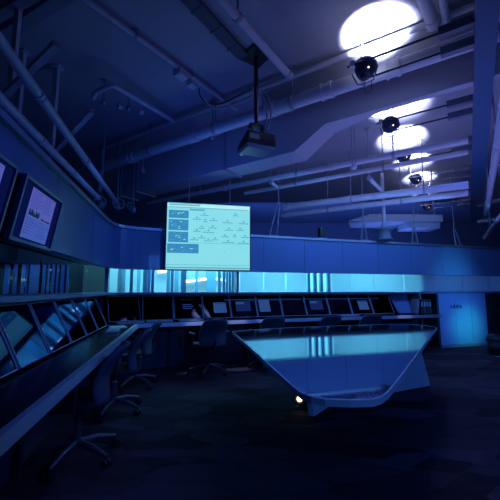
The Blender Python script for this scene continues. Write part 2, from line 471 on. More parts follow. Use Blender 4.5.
# ------------------------------------------------------------------ console desk
DQ = -.50
sd0, sd1 = .2, s_px(437, DQ + .1, .78, S_CORNER)
t = thing('console_desk', 'long dark curved console worktop with metal front edge along both walls', 'desk', Wp(S_CORNER, -.2, 0))
def endround(s0, s1): pass
ribbon(MB(), sd0, sd1, DQ, .29, .735, .78, .1).build('worktop', M['deskt'], t)
ribbon(MB(), sd0, sd1, DQ - .035, DQ, .73, .785, .1, lean=.015).build('front_edge', M['deskedge'], t)
ribbon(MB(), sd0, sd1, .0, .03, .0, .735, .1).build('modesty_panel', M['deskpanel'], t)
for k, s in enumerate((1.6, 3.2, 4.8, 6.4, S_CORNER + .9, S_CORNER + 2.3, S_CORNER + 3.7, S_CORNER + 5.1, sd1 - .1)):
    if s < sd1: ribbon(MB(), s - .02, s + .02, DQ + .44, -.001, 0, .735).build('leg', M['recess'], t)

# ------------------------------------------------------------------ console monitors
M['dim'] = emit('dim_blue_window', s2l(18, 36, 88), 1.)
M['dim2'] = emit('dim_blue_text', s2l(30, 52, 110), 1.)
M['dim3'] = emit('dim_teal_window', s2l(40, 72, 130), 1.)
MWID, MHT = .512, .44
TILT = math.radians(25)
def make_monitor(label, variant, group='console monitors'):
    """local: x along the wall, y away from viewer, z up; origin at base of the screen front."""
    r = local('console_monitor', label, 'monitor', group)
    cy, sy = math.cos(TILT), math.sin(TILT)
    def T(u, v, d): return Vector((u, v * sy + d * cy, v * cy - d * sy))
    def slab(mb, u0, u1, v0, v1, d0, d1, mi=0):
        return mb.hexa([T(u0, v0, d0), T(u1, v0, d0), T(u1, v0, d1), T(u0, v0, d1), T(u0, v1, d0), T(u1, v1, d0), T(u1, v1, d1), T(u0, v1, d1)], mi)
    w = MWID / 2 - .004
    mb = MB(); b = .009
    slab(mb, -w, -w + b, 0, MHT, -.003, .02); slab(mb, w - b, w, 0, MHT, -.003, .02)
    slab(mb, -w + b, w - b, 0, b, -.001, .02); slab(mb, -w + b, w - b, MHT - b, MHT, -.001, .02)
    mb.build('bezel', M['bezel'], r, .002)
    mb = MB(); slab(mb, -w + b, w - b, b, MHT - b, .004, .010); mb.build('screen', M['screen'] if variant == 9 else M['screenblack'], r)
    mb = MB(); slab(mb, -w + .005, w - .005, .02, MHT - .005, .02, .07)
    mb.hexa([T(-.20, .04, .07), T(.20, .04, .07), T(.12, .08, .22), T(-.12, .08, .22), T(-.2, MHT - .06, .07), T(.2, MHT - .06, .07), T(.12, MHT - .12, .22), T(-.12, MHT - .12, .22)])
    mb.box((0, .14, .03), (.26, .16, .07))
    mb.build('housing', M['plastic'], r)
    mb = MB()
    if variant == 1:
        for i in range(3): slab(mb, -.10, .06 + .03 * (i % 2), .26 - i * .035, .275 - i * .035, .002, .004, 1)
        slab(mb, -.14, .12, .36, .365, .002, .004, 0)
    elif variant == 2:
        slab(mb, -.15, .14, .12, .32, .002, .004, 0); slab(mb, -.14, .02, .26, .30, .001, .002, 2)
    elif variant == 3:
        slab(mb, -.20, .02, .10, .34, .002, .004, 2)
    elif variant == 4:
        slab(mb, -.06, .18, .10, .30, .002, .004, 2); slab(mb, -.05, .17, .27, .29, .001, .002, 1)
    if variant in (1, 2, 3, 4): mb.build('display', [M['dim'], M['dim2'], M['dim3']], r)
    return r
protos = {}
def put_monitor(s, label, variant, q=-.13):
    if variant not in protos: r = protos[variant] = make_monitor(label, variant)
    else: r = dup(protos[variant], label)
    p = Wp(s, q, .802); ax = Wax(s)[0]
    r.location = p; r.rotation_euler = (0, 0, math.atan2(ax.y, ax.x))
    return r
edges = [143, 173, 201, 226.5, 255, 279.5, 303.5, 327.5, 351.5, 373, 394]
names = ['unlit monitor at the corner end of the back row', 'black monitor with faint lines of text left of the first chair',
         'monitor with a small pale window directly behind the first chair', 'monitor with a small dim blue window, right of the first chair',
         'monitor with a teal block, right above the second back chair', 'blank monitor right of the teal-block one on back row',
         'monitor with dim blue window between second and third back chairs', 'blank monitor right above the third back chair',
         'monitor with bright blue box near the right end of row', 'blank monitor last on the right of the back row']
var = [0, 1, 4, 2, 3, 0, 2, 0, 4, 0]
se = [s_px(x, -.11, .83, S_CORNER) for x in edges]
# even spacing over the fitted span
sb0, sb1 = se[0], se[-1]
print('BACK SPACING', [round(b - a, 3) for a, b in zip(se, se[1:])], 'total', sb1 - sb0)
stp = (sb1 - sb0) / 10
for i in range(10):
    put_monitor(sb0 + stp * (i + .5), names[i], var[i])
put_monitor(sb0 - stp * .55, 'unlit monitor in the curve between left and back rows', 0, q=-.10)
# left row (edges fitted on the photograph)
le = [s_px(x, -.15, .83, 2.3) for x in (19, 50, 72, 86, 99)]
print('LEFT', [round(b - a, 3) for a, b in zip(le, le[1:])], 'corner', S_CORNER, 'total', SL[-1])
ln = ['glossy console screen at the near left edge, partly out of frame', 'console screen second from near on the left, reflecting pale shapes',
      'third console screen from near along the left wall', 'fourth console screen from near along the left wall', 'fifth console screen from near along the left wall',
      'left-wall console screen last before the corner']
l0 = le[0] - .57 * 2
lab_extra = ['glossy console screen cut off by the left border of the view']
s = le[0] - .57
LN = lab_extra + ln
k = 0
s = le[0] - .535 * 1.5
while s < sb0 - stp * 1.05 - .52 and k < len(LN):
    put_monitor(s, LN[k], 9, q=-.15); s += .535; k += 1

# ------------------------------------------------------------------ things on the desk
def keyboard(s, q, rz, label):
    t = local('keyboard', label, 'keyboard', 'keyboards on the console desk')
    MB().box((0, 0, .01), (.42, .15, .02)).build('case', M['keys'], t, .004)
    mb = MB()
    for r in range(5):
        for c in range(14): mb.box((-.186 + c * .0286, -.054 + r * .026, .023), (.024, .021, .008))
    mb.build('keys', M['paper'], t)
    ax = Wax(s)[0]; t.location = Wp(s, q, .781); t.rotation_euler = (0, 0, math.atan2(ax.y, ax.x) + rz)
keyboard(sb0 - stp * .5, -.32, .05, 'pale keyboard on the desk in the corner curve')
keyboard(sb0 + stp * .5, -.30, 0, 'pale keyboard below the unlit corner-end monitor')
keyboard(sb0 + stp * 1.5, -.30, 0, 'pale keyboard below the monitor with faint text')
keyboard(sb0 + stp * 7.6, -.30, .1, 'pale keyboard on the back desk near the right end')
keyboard(S_CORNER - 1.25, -.33, .1, 'pale keyboard on the left desk before the corner')
def sheet(s, q, rz, label, w=.21, d=.297):
    o = MB().box((0, 0, .003), (w, d, .006)).build('paper_pad', M['paper'])
    tag(o, label, 'paper'); o.location = Wp(s, q, .781); o.rotation_euler = (0, 0, rz)
sheet(S_CORNER - .72, -.30, .5, 'white paper pad near the inner desk edge at the corner')
sheet(sb0 + stp * 2.5, -.30, .3, 'white paper sheet on the back desk behind the first chair')
# right end of the desk: leaning board, binders, telephone console
sB = s_px(402, .05, 1.0, S_CORNER)
ax = Wax(sB)
tb = thing('leaning_board', 'pale blue board leaning in the dark recess right of the monitors', 'board', Wp(sB, .0, .78))
a0 = Wp(sB - .16, -.05, .785); a1 = Wp(sB + .17, -.05, .785); b0 = Wp(sB - .24, .18, 1.2); b1 = Wp(sB + .26, .18, 1.2)
nn = ax[1] * .015
MB().hexa([a0, a1, a1 + nn, a0 + nn, b0, b1, b1 + nn, b0 + nn]).build('panel', M['wallpanel'], tb)
MB().bar(Wp(sB - .2, -.08, .79), Wp(sB + .2, -.08, .79), .05, .018).build('foot_strip', M['dark'], tb)
for i in range(5):
    sb = s_px(415, .0, .95, S_CORNER) + i * .075 + (-.04 if i == 0 else 0.02); ax = Wax(sb)
    o = thing('ring_binder', ['grey binder leaning next to the pale board in the recess', 'black binder second in the recess row',
              'dark blue binder in the middle of the recess row', 'black binder fourth in the recess row', 'black binder last in the recess row'][i], 'binder', Wp(sb, .02, .78), 'binders in the recess')
    lean = .05 if i == 0 else .0
    mb = MB(); c0 = Wp(sb, .02, .785); tx, ny = ax
    p = [c0 - tx * .03 - ny * .12, c0 + tx * .03 - ny * .12, c0 + tx * .03 + ny * .12, c0 - tx * .03 + ny * .12]
    sh = UP * .31 + tx * lean
    mb.hexa(p + [v + sh for v in p]); mb.build('cover', [M['keys'], M['dark'], M['fabric'], M['dark'], M['dark']][i], o, .004)
    MB().box(c0 + UP * .2 - ny * .122 + tx * lean * .65, (.04, .004, .1), (tx, ny, UP)).build('spine_label', M['bezel'], o)

# ------------------------------------------------------------------ projected picture
M['scr'] = emit('projected_white', s2l(142, 230, 244), .92, .05, 2.)
M['scrb'] = emit('projected_blue', s2l(62, 150, 205), .85, .1, 12.)
M['scrd'] = emit('projected_mid', s2l(92, 178, 205), .9, .1, 30.)
M['scrw'] = emit('projected_bright', s2l(184, 244, 252), .95)
def projection():
    BLp = atY(165.5, 268.5, 5.45); BRp = atY(249.8, 270.2, 5.75)
    TLz = atY(167, 201.5, 5.45).z; TRz = atY(252, 207, 5.75).z
    z0 = min(BLp.z, BRp.z); z1 = (TLz + TRz) / 2
    U = (BRp - BLp); U.z = 0; w = U.length; U.normalize(); N = Vector((U.y, -U.x, 0))   # to the viewer
    h = z1 - z0
    O = Vector((BLp.x, BLp.y, z0))
    t = thing('projection_screen', 'large bright cyan projection screen hanging before the curved wall', 'screen', O + U * w / 2)
    ax = (U, -N, UP)
    MB().box(O + U * w / 2 + UP * h / 2 - N * .02, (w + .03, .03, h + .03), ax).build('backing', M['dark'], t)
    mb = MB()
    def R(u0, v0, u1, v1, mi, d): # fractions, v from the top
        c = O + U * w * (u0 + u1) / 2 + UP * h * (1 - (v0 + v1) / 2) + N * d
        mb.box(c, (w * abs(u1 - u0), .0015, h * abs(v1 - v0)), ax, mi)
    R(0, 0, 1, 1, 0, 0)
    R(0, 0, .40, .012, 2, .001); R(.0, .012, 1, .06, 3, .001); R(.02, .062, .97, .072, 2, .0012)
    R(.02, .022, .38, .04, 2, .002)
    R(.26, .085, .44, .11, 2, .001)
    for (u0, v0, u1, v1) in ((.02, .115, .25, .235), (.02, .255, .25, .42), (.02, .44, .25, .60), (.01, .62, .375, .76)):
        R(u0, v0, u1, v1, 1, .001)
        for _ in range(14):
            a = random.uniform(u0 + .01, u1 - .04); b = random.uniform(v0 + .02, v1 - .02)
            R(a, b, a + random.uniform(.01, .03), b + .008, random.choice((2, 2, 3)), .002)
    for (a, b, ww) in ((.44, .17, .10), (.35, .235, .10), (.45, .265, .05), (.55, .245, .10), (.82, .155, .07), (.72, .27, .13), (.92, .275, .12),
                       (.41, .37, .08), (.54, .36, .10), (.35, .42, .09), (.49, .43, .14), (.74, .385, .10), (.88, .38, .09),
                       (.32, .55, .10), (.41, .52, .10), (.49, .56, .10), (.57, .54, .08), (.69, .49, .10), (.81, .485, .05), (.94, .49, .10),
                       (.73, .575, .15), (.92, .58, .14)):
        R(a - ww / 2, b, a + ww / 2, b + .012, 2, .001)
        R(a - .012, b - .032, a + .012, b - .012, 2, .001)
    R(.25, .60, .99, .605, 2, .001); R(.0, .93, 1, .936, 2, .001); R(.0, .965, 1, .985, 2, .001)
    R(.68, .725, .69, .735, 1, .001)
    mb.build('projected_picture', [M['scr'], M['scrb'], M['scrd'], M['scrw']], t)
    for f in (.25, .75):
        p = O + U * w * f - N * .02
        MB().tube([p + UP * (h + .01), Vector((p.x, p.y, ZC))], .006, 8).build('suspension_rod', M['steel'], t)
    c = O + U * w / 2 + UP * h / 2 + N * .25
    return c, N
projection()

# ------------------------------------------------------------------ monitors on the left wall
M['page'] = emit('lilac_page', s2l(88, 98, 190), .8, .1, 5.)
M['page2'] = emit('lilac_page_lower', s2l(70, 98, 190), .8, .1, 5.)
M['pageline'] = emit('page_lines', s2l(58, 70, 165), .8)
M['pagegreen'] = emit('page_chart', s2l(16, 50, 80), .8)
M['pagedark'] = emit('page_frame', s2l(9, 20, 75), .8, .2, 6.)
def wall_monitor(label):
    r = local('wall_monitor', label, 'monitor', 'monitors high on the left wall')
    # local: x along the wall (away), -y to the room, z up; front tilted down
    ti = math.radians(10); w, h = .62, .385; cy, sy = math.cos(ti), math.sin(ti)
    def T(u, v, d): return Vector((u, -v * sy + d * cy, v * cy + d * sy))
    def slab(mb, u0, u1, v0, v1, d0, d1, mi=0):
        return mb.hexa([T(u0, v0, d0), T(u1, v0, d0), T(u1, v0, d1), T(u0, v0, d1), T(u0, v1, d0), T(u1, v1, d0), T(u1, v1, d1), T(u0, v1, d1)], mi)
    mb = MB(); b = .022
    slab(mb, -w / 2, -w / 2 + b, 0, h, -.01, .02); slab(mb, w / 2 - b, w / 2, 0, h, -.01, .02)
    slab(mb, -w / 2 + b, w / 2 - b, 0, b, -.01, .02); slab(mb, -w / 2 + b, w / 2 - b, h - b, h, -.01, .02)
    mb.build('bezel', M['bezelblue'], r, .003)
    mb = MB(); slab(mb, -w / 2 + b, w / 2 - b, b, h - b, .004, .012); mb.build('screen', M['screen'], r)
    mb = MB(); slab(mb, -w / 2 + .003, w / 2 - .003, .003, h - .003, .02, .10); mb.build('housing', M['plastic'], r, .01)
    mb = MB()
    slab(mb, -.285, .285, .025, .36, .002, .004, 4)
    slab(mb, -.175, .20, .035, .345, .0, .002, 0); slab(mb, -.175, .20, .035, .17, -.001, 0, 1)
    for c in (-.165, .02):
        for i in range(8):
            v = .33 - i * .014
            slab(mb, c, c + random.uniform(.08, .18), v, v + .004, -.002, -.001, 2)
        for i in range(6):
            v = .155 - i * .018
            slab(mb, c, c + random.uniform(.06, .17), v, v + .004, -.003, -.002, 2)
        for i in range(16):
            hh = random.uniform(.015, .042) if c < 0 else random.uniform(.005, .014)
            slab(mb, c + .01 + i * .0095, c + .0185 + i * .0095, .178, .178 + hh, -.002, -.001, 3)
    mb.build('display', [M['page'], M['page2'], M['pageline'], M['pagegreen'], M['pagedark']], r)
    MB().bar((0, .10, .18), (0, .145, .18), .14, .14).build('wall_mount', M['dark'], r)
    return r
def wm_place(r, s, z):
    q = -.19
    p = Wp(s, q, z); ax = Wax(s)[0]
    r.location = p; r.rotation_euler = (0, 0, math.atan2(ax.y, ax.x))
r = wall_monitor('wall monitor with a lilac page of text and a chart')
sM = s_px(34, -.20, 1.78, 2.5); wm_place(r, sM, 1.58)
r2 = dup(r, 'wall monitor cut off by the left border above the consoles'); wm_place(r2, sM - .72, 1.58)

# ------------------------------------------------------------------ conference table
ZT = .81
def tp(px, py, z=ZT): return at(px, py, z).to_2d()
poly = [tp(232, 331.5), tp(292, 386), tp(301, 393), tp(311, 397), tp(325, 399.5), tp(350, 400.5), tp(372, 400), tp(381, 397.5), tp(388, 392.5),
        tp(397, 382), tp(437, 327.5)]
far = [tp(437, 327.5), tp(425, 325.2), tp(405, 324), tp(370, 324.5), tp(330, 326), tp(290, 327.6), tp(255, 329.5), tp(232, 331.5)]
poly = poly[:-1] + far[:-1]
ctr = sum(poly, Vector((0, 0))) / len(poly)
t = thing('conference_table', 'large wedge-shaped glossy conference table on pale slab legs', 'table', (ctr.x, ctr.y, 0))
inner = [p + (ctr - p).normalized() * .018 for p in poly]
MB().prism(inner, ZT - .028, ZT).build('tabletop', M['tablet'], t)
mb = MB(); n = len(poly)
for i in range(n):
    j = (i + 1) % n
    a, b, c, d = poly[i], poly[j], inner[j], inner[i]
    z0, z1 = ZT - .03, ZT + .001
    mb.hexa([(a.x, a.y, z0), (b.x, b.y, z0), (c.x, c.y, z0), (d.x, d.y, z0), (a.x, a.y, z1), (b.x, b.y, z1), (c.x, c.y, z1), (d.x, d.y, z1)])
mb.build('table_edge', M['tableedge'], t)
def slableg(f0, f1, i0, i1, th):
    """foot line f0-f1 on the floor, i0/i1 how far each end leans in at the top."""
    a = at(*f0, 0.0); b = at(*f1, 0.0); d = (b - a).normalized(); nrm = Vector((-d.y, d.x, 0)) * th
    zt = ZT - .04
    ta = a + d * i0; tb_ = b + d * i1; ta.z = tb_.z = zt
    return MB().hexa([a, b, b + nrm, a + nrm, ta, tb_, tb_ + nrm, ta + nrm])
slableg((314, 416.5), (338, 401), -.18, .2, .06).build('leg', M['tableleg'], t)
slableg((388, 393.5), (430, 385.5), .05, -.22, .06).build('leg', M['tableleg'], t)
# far support
pf = [tp(300, 330.5), tp(350, 329.5)]
MB().bar((pf[0].x, pf[0].y, (ZT - .04) / 2), (pf[1].x, pf[1].y, (ZT - .04) / 2), .06, ZT - .04).build('leg', M['tableleg'], t)

# small floor lamp by the table
fl = at(299.5, 399, .10)
M['warm'] = emit('warm_lens', (1., .78, .5), 9.)
t = thing('floor_uplight', 'small glowing lamp on the dark carpet under the near table corner', 'lamp', (fl.x, fl.y, 0))
vd = Vector((-fl.x, -fl.y, 1.2 - .1)).normalized()
MB().lathe((fl.x, fl.y, 0), UP, [(0, 0), (.06, 0), (.06, .012), (.012, .016), (.012, .05), (0, .05)]).build('base', M['dark'], t)
o_ = Vector((fl.x, fl.y, .10))
MB().lathe(o_ - vd * .07, vd, [(0, 0), (.03, .0), (.045, .03), (.05, .075), (.044, .075), (.038, .062)]).build('can', M['dark'], t)
MB().lathe(o_ - vd * .01, vd, [(0, .008), (.016, .006), (.028, 0)]).build('lens', M['warm'], t)

# ------------------------------------------------------------------ chairs
def make_chair(label, group):
    r = local('task_chair', label, 'chair', group)
    # faces +y
    mb = MB(); nu, nv = 10, 12; vs = []; fs = []
    def prof(v): # height, y
        z = .43 + v * .43; y = -.20 - .05 * math.sin(v * PI) * 0 - .10 * v + .06 * math.sin(v * PI * 1.2)
        return z, y
    for side in (0, 1):
        for j in range(nv + 1):
            v = j / nv; z, y = prof(v)
            hw = .215 * (1 - .18 * (abs(v - .45) / .55) ** 3)
            if v > .85: hw *= math.sqrt(max(.02, 1 - ((v - .85) / .15) ** 2 * .35))
            for i in range(nu + 1):
                u = i / nu * 2 - 1
                vs.append(Vector((u * hw, y + .055 * u * u + (-.035 if side else 0), z)))
    st = (nu + 1) * (nv + 1)
    for side in (0, 1):
        for j in range(nv):
            for i in range(nu):
                a = side * st + j * (nu + 1) + i
                fs.append((a, a + 1, a + nu + 2, a + nu + 1))
    def rim(a, b): fs.append((a, b, b + st, a + st))
    for i in range(nu): rim(i, i + 1); rim(nv * (nu + 1) + i, nv * (nu + 1) + i + 1)
    for j in range(nv): rim(j * (nu + 1), (j + 1) * (nu + 1)); rim(j * (nu + 1) + nu, (j + 1) * (nu + 1) + nu)
    mb.add(vs, fs, 0, True); mb.build('backrest', M['fabric'], r)
    poly = []
    for i in range(28):
        th = 2 * PI * i / 28
        c, s = math.cos(th), math.sin(th)
        poly.append((math.copysign(abs(c) ** .5, c) * .235, math.copysign(abs(s) ** .5, s) * .225 + .02))
    MB().prism(poly, .41, .47).build('seat', M['blackfab'], r, .02)
    MB().tube([(0, -.08, .40), (0, -.2, .395), (0, -.245, .43), (0, -.26, .56)], .018, 8).build('back_support', M['chairmetal'], r)
    MB().tube([(0, 0, .11), (0, 0, .26)], .03, 12).tube([(0, 0, .25), (0, 0, .41)], .018, 12).build('column', M['chairmetal'], r)
    for sx in (-1, 1):
        mb = MB(); mb.tube([(sx * .2, -.02, .415), (sx * .275, -.02, .43), (sx * .285, -.04, .62)], .013, 8)
        mb.box((sx * .285, .0, .63), (.05, .24, .025))
        mb.build('armrest', M['chairmetal'], r)
    for k in range(5):
        th = 2 * PI * k / 5 + .3
        d = Vector((math.cos(th), math.sin(th), 0))
        lg = MB().tube([d * .02 + UP * .125, d * .16 + UP * .115, d * .31 + UP * .075], [.026, .022, .014], 8).build('leg', M['chairmetal'], r)
        pc = d * .31
        sd = Vector((-d.y, d.x, 0))
        mb = MB(); mb.tube([pc + UP * .075, pc + UP * .05], .008, 6)
        for sgn in (-1, 1): mb.tube([pc + sd * sgn * .008 + UP * .028, pc + sd * sgn * .028 + UP * .028], .028, 12)
        mb.build('caster', M['dark'], lg)
    return r
ch = make_chair('grey-blue task chair nearest the camera at the left desk edge', 'task chairs along the left desk')
def put_chair(o, x, y, az, twist=0): # az: facing direction (angle of +y)
    o.location = (x, y, 0); o.rotation_euler = (0, 0, az)
def leftchair(o, s, q, twist):
    p = Wp(s, q, 0); ax = Wax(s)[1]
    put_chair(o, p.x, p.y, math.atan2(ax.y, ax.x) - PI / 2 + twist)
def chair_at(o, px, py, z, twist):
    p = at(px, py, z); put_chair(o, p.x, p.y, math.atan2(-n1.y, -n1.x) - PI / 2 + twist); return p
pA = chair_at(ch, 77, 441, .13, .02)
c2 = dup(ch, 'grey-blue task chair second from the camera at the left desk'); pB = chair_at(c2, 114, 399, .13, .1)
c3 = dup(ch, 'dark task chair third along the left desk, just before the corner'); c3.location = pB + (pB - pA) * .95; c3.location.z = 0; c3.rotation_euler = (0, 0, math.atan2(-n1.y, -n1.x) - PI / 2 - .1)
bl = ['dark task chair at the back desk, in the open left of the table', 'task chair back showing over the table edge, first right of the projected picture',
      'task chair back showing over the table edge, second right of the projected picture', 'task chair back showing over the table edge near the table tip']
for i, px in enumerate((211.5, 271, 327, 369)):
    c = dup(ch, bl[i]); c['group'] = 'task chairs at the back desk'
    s = s_px(px, -.86, .8, S_CORNER); leftchair(c, s, -.70, (.1, 0, .08, -.05)[i])
# low bin at the far right edge
p = at(497.5, 356, 0.0)
t = thing('waste_bin', 'low dark round-topped bin by the black door at the right border', 'bin', (p.x, p.y, 0))
MB().lathe((p.x, p.y, 0), UP, [(0, 0), (.13, 0), (.17, .30), (0, .30)], 24).build('body', M['dark'], t)
MB().lathe((p.x, p.y, 0), UP, [(.178, .30), (.178, .335), (.16, .38), (.11, .415), (.05, .43), (0, .432)], 24).build('lid', M['plastic'], t)
MB().lathe((p.x, p.y, 0), UP, [(.135, 0), (.14, .012), (.135, .02)], 24).build('base_ring', M['chrome'], t)

# ------------------------------------------------------------------ wall lettering
def wall_text():
    cu = bpy.data.curves.new('room_number', 'FONT'); cu.body = '3000'; cu.size = .125; cu.extrude = .004; cu.space_character = 1.55
    o = bpy.data.objects.new('room_number_tmp', cu); C.objects.link(o)
    dg = bpy.context.evaluated_depsgraph_get(); me = bpy.data.meshes.new_from_object(o.evaluated_get(dg)); bpy.data.objects.remove(o)
    me.materials.clear(); me.materials.append(M['ink'])
    o = bpy.data.objects.new('wall_sign', me); C.objects.link(o)
    sT = s_px(449, -.03, 1.1, S_CORNER); ax = Wax(sT)[0]
    o.location = Wp(sT, -.036, atY(449, 308.5, Wp(sT, -.03, 1).y).z)
    o.rotation_euler = (PI / 2, 0, math.atan2(ax.y, ax.x))
    tag(o, 'small dark number lettering on the blue lit wall right of the recess', 'sign')
wall_text()

# ------------------------------------------------------------------ ceiling services
def pipe(name, pts, r, label, cat='pipe', group='ceiling pipes', m='pipe', n=14, couplings=(), hangers=(), elbows=True):
    t = thing(name, label, cat, (Vector(pts[0]) + Vector(pts[-1])) / 2, group)
    pts = [Vector(p) for p in pts]
    sm = [pts[0]]
    for i in range(1, len(pts) - 1):
        a = (pts[i - 1] - pts[i]); b = (pts[i + 1] - pts[i]); ra = min(2.2 * r, a.length * .4); rb = min(2.2 * r, b.length * .4)
        A = pts[i] + a.normalized() * ra; B = pts[i] + b.normalized() * rb
        for k in range(5):
            u = k / 4; sm.append(A * (1 - u) ** 2 + pts[i] * 2 * u * (1 - u) + B * u * u)
    sm.append(pts[-1])
    MB().tube(sm, r, n).build('pipe_run', M[m], t)
    d = (pts[-1] - pts[0]); L = d.length; d.normalize()
    for f in couplings:
        p = pts[0] + d * L * f
        MB().tube([p - d * r * .9, p - d * r * .55], r * 1.22, n).tube([p - d * r * .55, p + d * r * .55], r * 1.1, n).tube([p + d * r * .55, p + d * r * .9], r * 1.22, n).build('coupling', M[m], t)
    for f in hangers:
        p = pts[0] + d * L * f
        mb = MB(); mb.tube([p - d * .02, p + d * .02], r * 1.15, n); mb.tube([p + UP * r, Vector((p.x, p.y, ZC))], .011, 8)
        mb.box((p.x, p.y, ZC - .008), (.08, .08, .016)); mb.build('hanger', M['steel'], t)
    return t
P = lambda px, py, z: at(px, py, z)
def ext_to(a, b, f): return b + (b - a) * f
# conduits along the room
a, b = P(60, -19, 4.19), P(237, 110, 4.19)
pipe('ceiling_conduit', [a, b], .028, 'thin conduit crossing the dark ceiling above left, with junction boxes', 'pipe', hangers=(.3, .62))
a, b = P(195, -31, 4.0), P(290.5, 77, 4.0)
pipe('ceiling_pipe', [a, b], .045, 'pale pipe slanting down beside the projector plate', hangers=(.35,), couplings=(.97,))
a, b = P(420, -12, 4.08), P(433.5, 25, 4.08)
pipe('ceiling_pipe', [a, b], .06, 'short thick pipe at upper right entering the lamp row', couplings=(.9,))
a, b = P(441, -12, 4.1), P(446, 27, 4.1)
pipe('ceiling_pipe', [a, b], .04, 'short thin pipe beside the slanted beam at upper right', couplings=(.9,))
# cross runs
zA = 4.16
a = P(490, 0, zA); b = P(102.5, 149, zA); drop = Vector((b.x, b.y, 3.25))
pipe('ceiling_pipe', [a, b, drop], .036, 'long thin cross pipe running above the first lamp, turning down at left', hangers=(.55, .8), couplings=(.37, .47))
a = P(258, 93.5, zA); b = P(488, 1, zA)
t = thing('cross_joist', 'pale deep joist under the ceiling just behind the first spotlight', 'joist', (a + b) / 2)
dd = (b - a).normalized(); nn_ = Vector((-dd.y, dd.x, 0)); nn_ = nn_ if nn_.y > 0 else -nn_
ca = a + nn_ * .11; cb = b + nn_ * .11; ca.z = cb.z = 4.08
MB().bar(ca, cb, .02, .24).build('web', M['duct'], t)
for z in (3.955, 4.21):
    MB().bar(Vector((ca.x, ca.y, z)), Vector((cb.x, cb.y, z)), .11, .018).build('flange', M['duct'], t)
zB = 3.74
a = P(500, 32, zB); b = P(104, 167, zB)
pipe('ceiling_pipe', [a, b], .085, 'thick cross pipe with ring couplings just behind the projector', hangers=(.2, .345, .55, .78), couplings=(.15, .27, .395, .62, .86))
# sprinkler branch
pipe('sprinkler_branch', [P(92, 99, 3.9), P(96, 92, 4.0), P(112, 84.5, 4.0), P(173, 120.5, 4.10)], .034, 'short bent sprinkler branch pipe hanging left of the junction boxes', couplings=(.3, .55), hangers=(.12, .4))
a = P(183, -8, ZC - .03); b = P(243, 56, ZC - .03)  # dark strip standing in for a pipe's shadow on the ceiling
t = thing('shadow_strip', 'flat dark strip imitating a pipe shadow on the ceiling, ending behind the projector plate', 'shadow strip', (a + b) / 2)
MB().bar(a, b, .15, .05).build('strip_body', M['shadowdark'], t, .004)
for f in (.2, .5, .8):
    MB().bar(a.lerp(b, f) - D3 * .09 - UP * .027, a.lerp(b, f) + D3 * .09 - UP * .027, .03, .006).build('strip_band', M['shadowdark'], t)
# junction boxes on the conduit
def jbox(px, py, label, s=.17):
    p = P(px, py, 4.17)
    t = thing('junction_box', label, 'junction box', p, 'junction boxes on the conduit')
    MB().box(p - UP * .02, (s, s * .75, .09), (D2, D3, UP)).build('body', M['pipe'], t, .006)
    MB().box(p - UP * .07, (s * .9, s * .65, .01), (D2, D3, UP)).build('cover', M['pipe'], t, .003)
jbox(181, 72.5, 'grey junction box upper one on the thin conduit'); jbox(192, 82, 'grey junction box lower one on the thin conduit', .13)
def cable(pts, r, label, m='cable', group=None, sub=6):
    pts = [Vector(p) for p in pts]; out = []
    ex = [pts[0] * 2 - pts[1]] + pts + [pts[-1] * 2 - pts[-2]]
    for i in range(1, len(ex) - 2):
        p0, p1, p2, p3 = ex[i - 1:i + 3]
        for k in range(sub):
            u = k / sub
            out.append(.5 * ((2 * p1) + (p2 - p0) * u + (2 * p0 - 5 * p1 + 4 * p2 - p3) * u * u + (3 * p1 - p0 - 3 * p2 + p3) * u ** 3))
    out.append(pts[-1])
    o = MB().tube(out, r, 8).build('hanging_cable', M[m]); return tag(o, label, 'cable', group)
cable([P(199, 88, 4.07), P(200, 95, 4.02), P(206, 102, 3.98), P(220, 104, 3.95), P(236, 97, 3.95), P(252, 88, 3.9)], .012, 'black flexible cable drooping from the junction boxes to the projector', 'cable')
cable([P(203, 92, 4.05), P(203.5, 94, 4.03), P(204, 98, 3.98), P(214, 108, 3.9), P(230, 106, 3.88), P(252, 97, 3.8)], .012, 'grey flexible cable drooping below the black one by the junction boxes', 'cablelight')

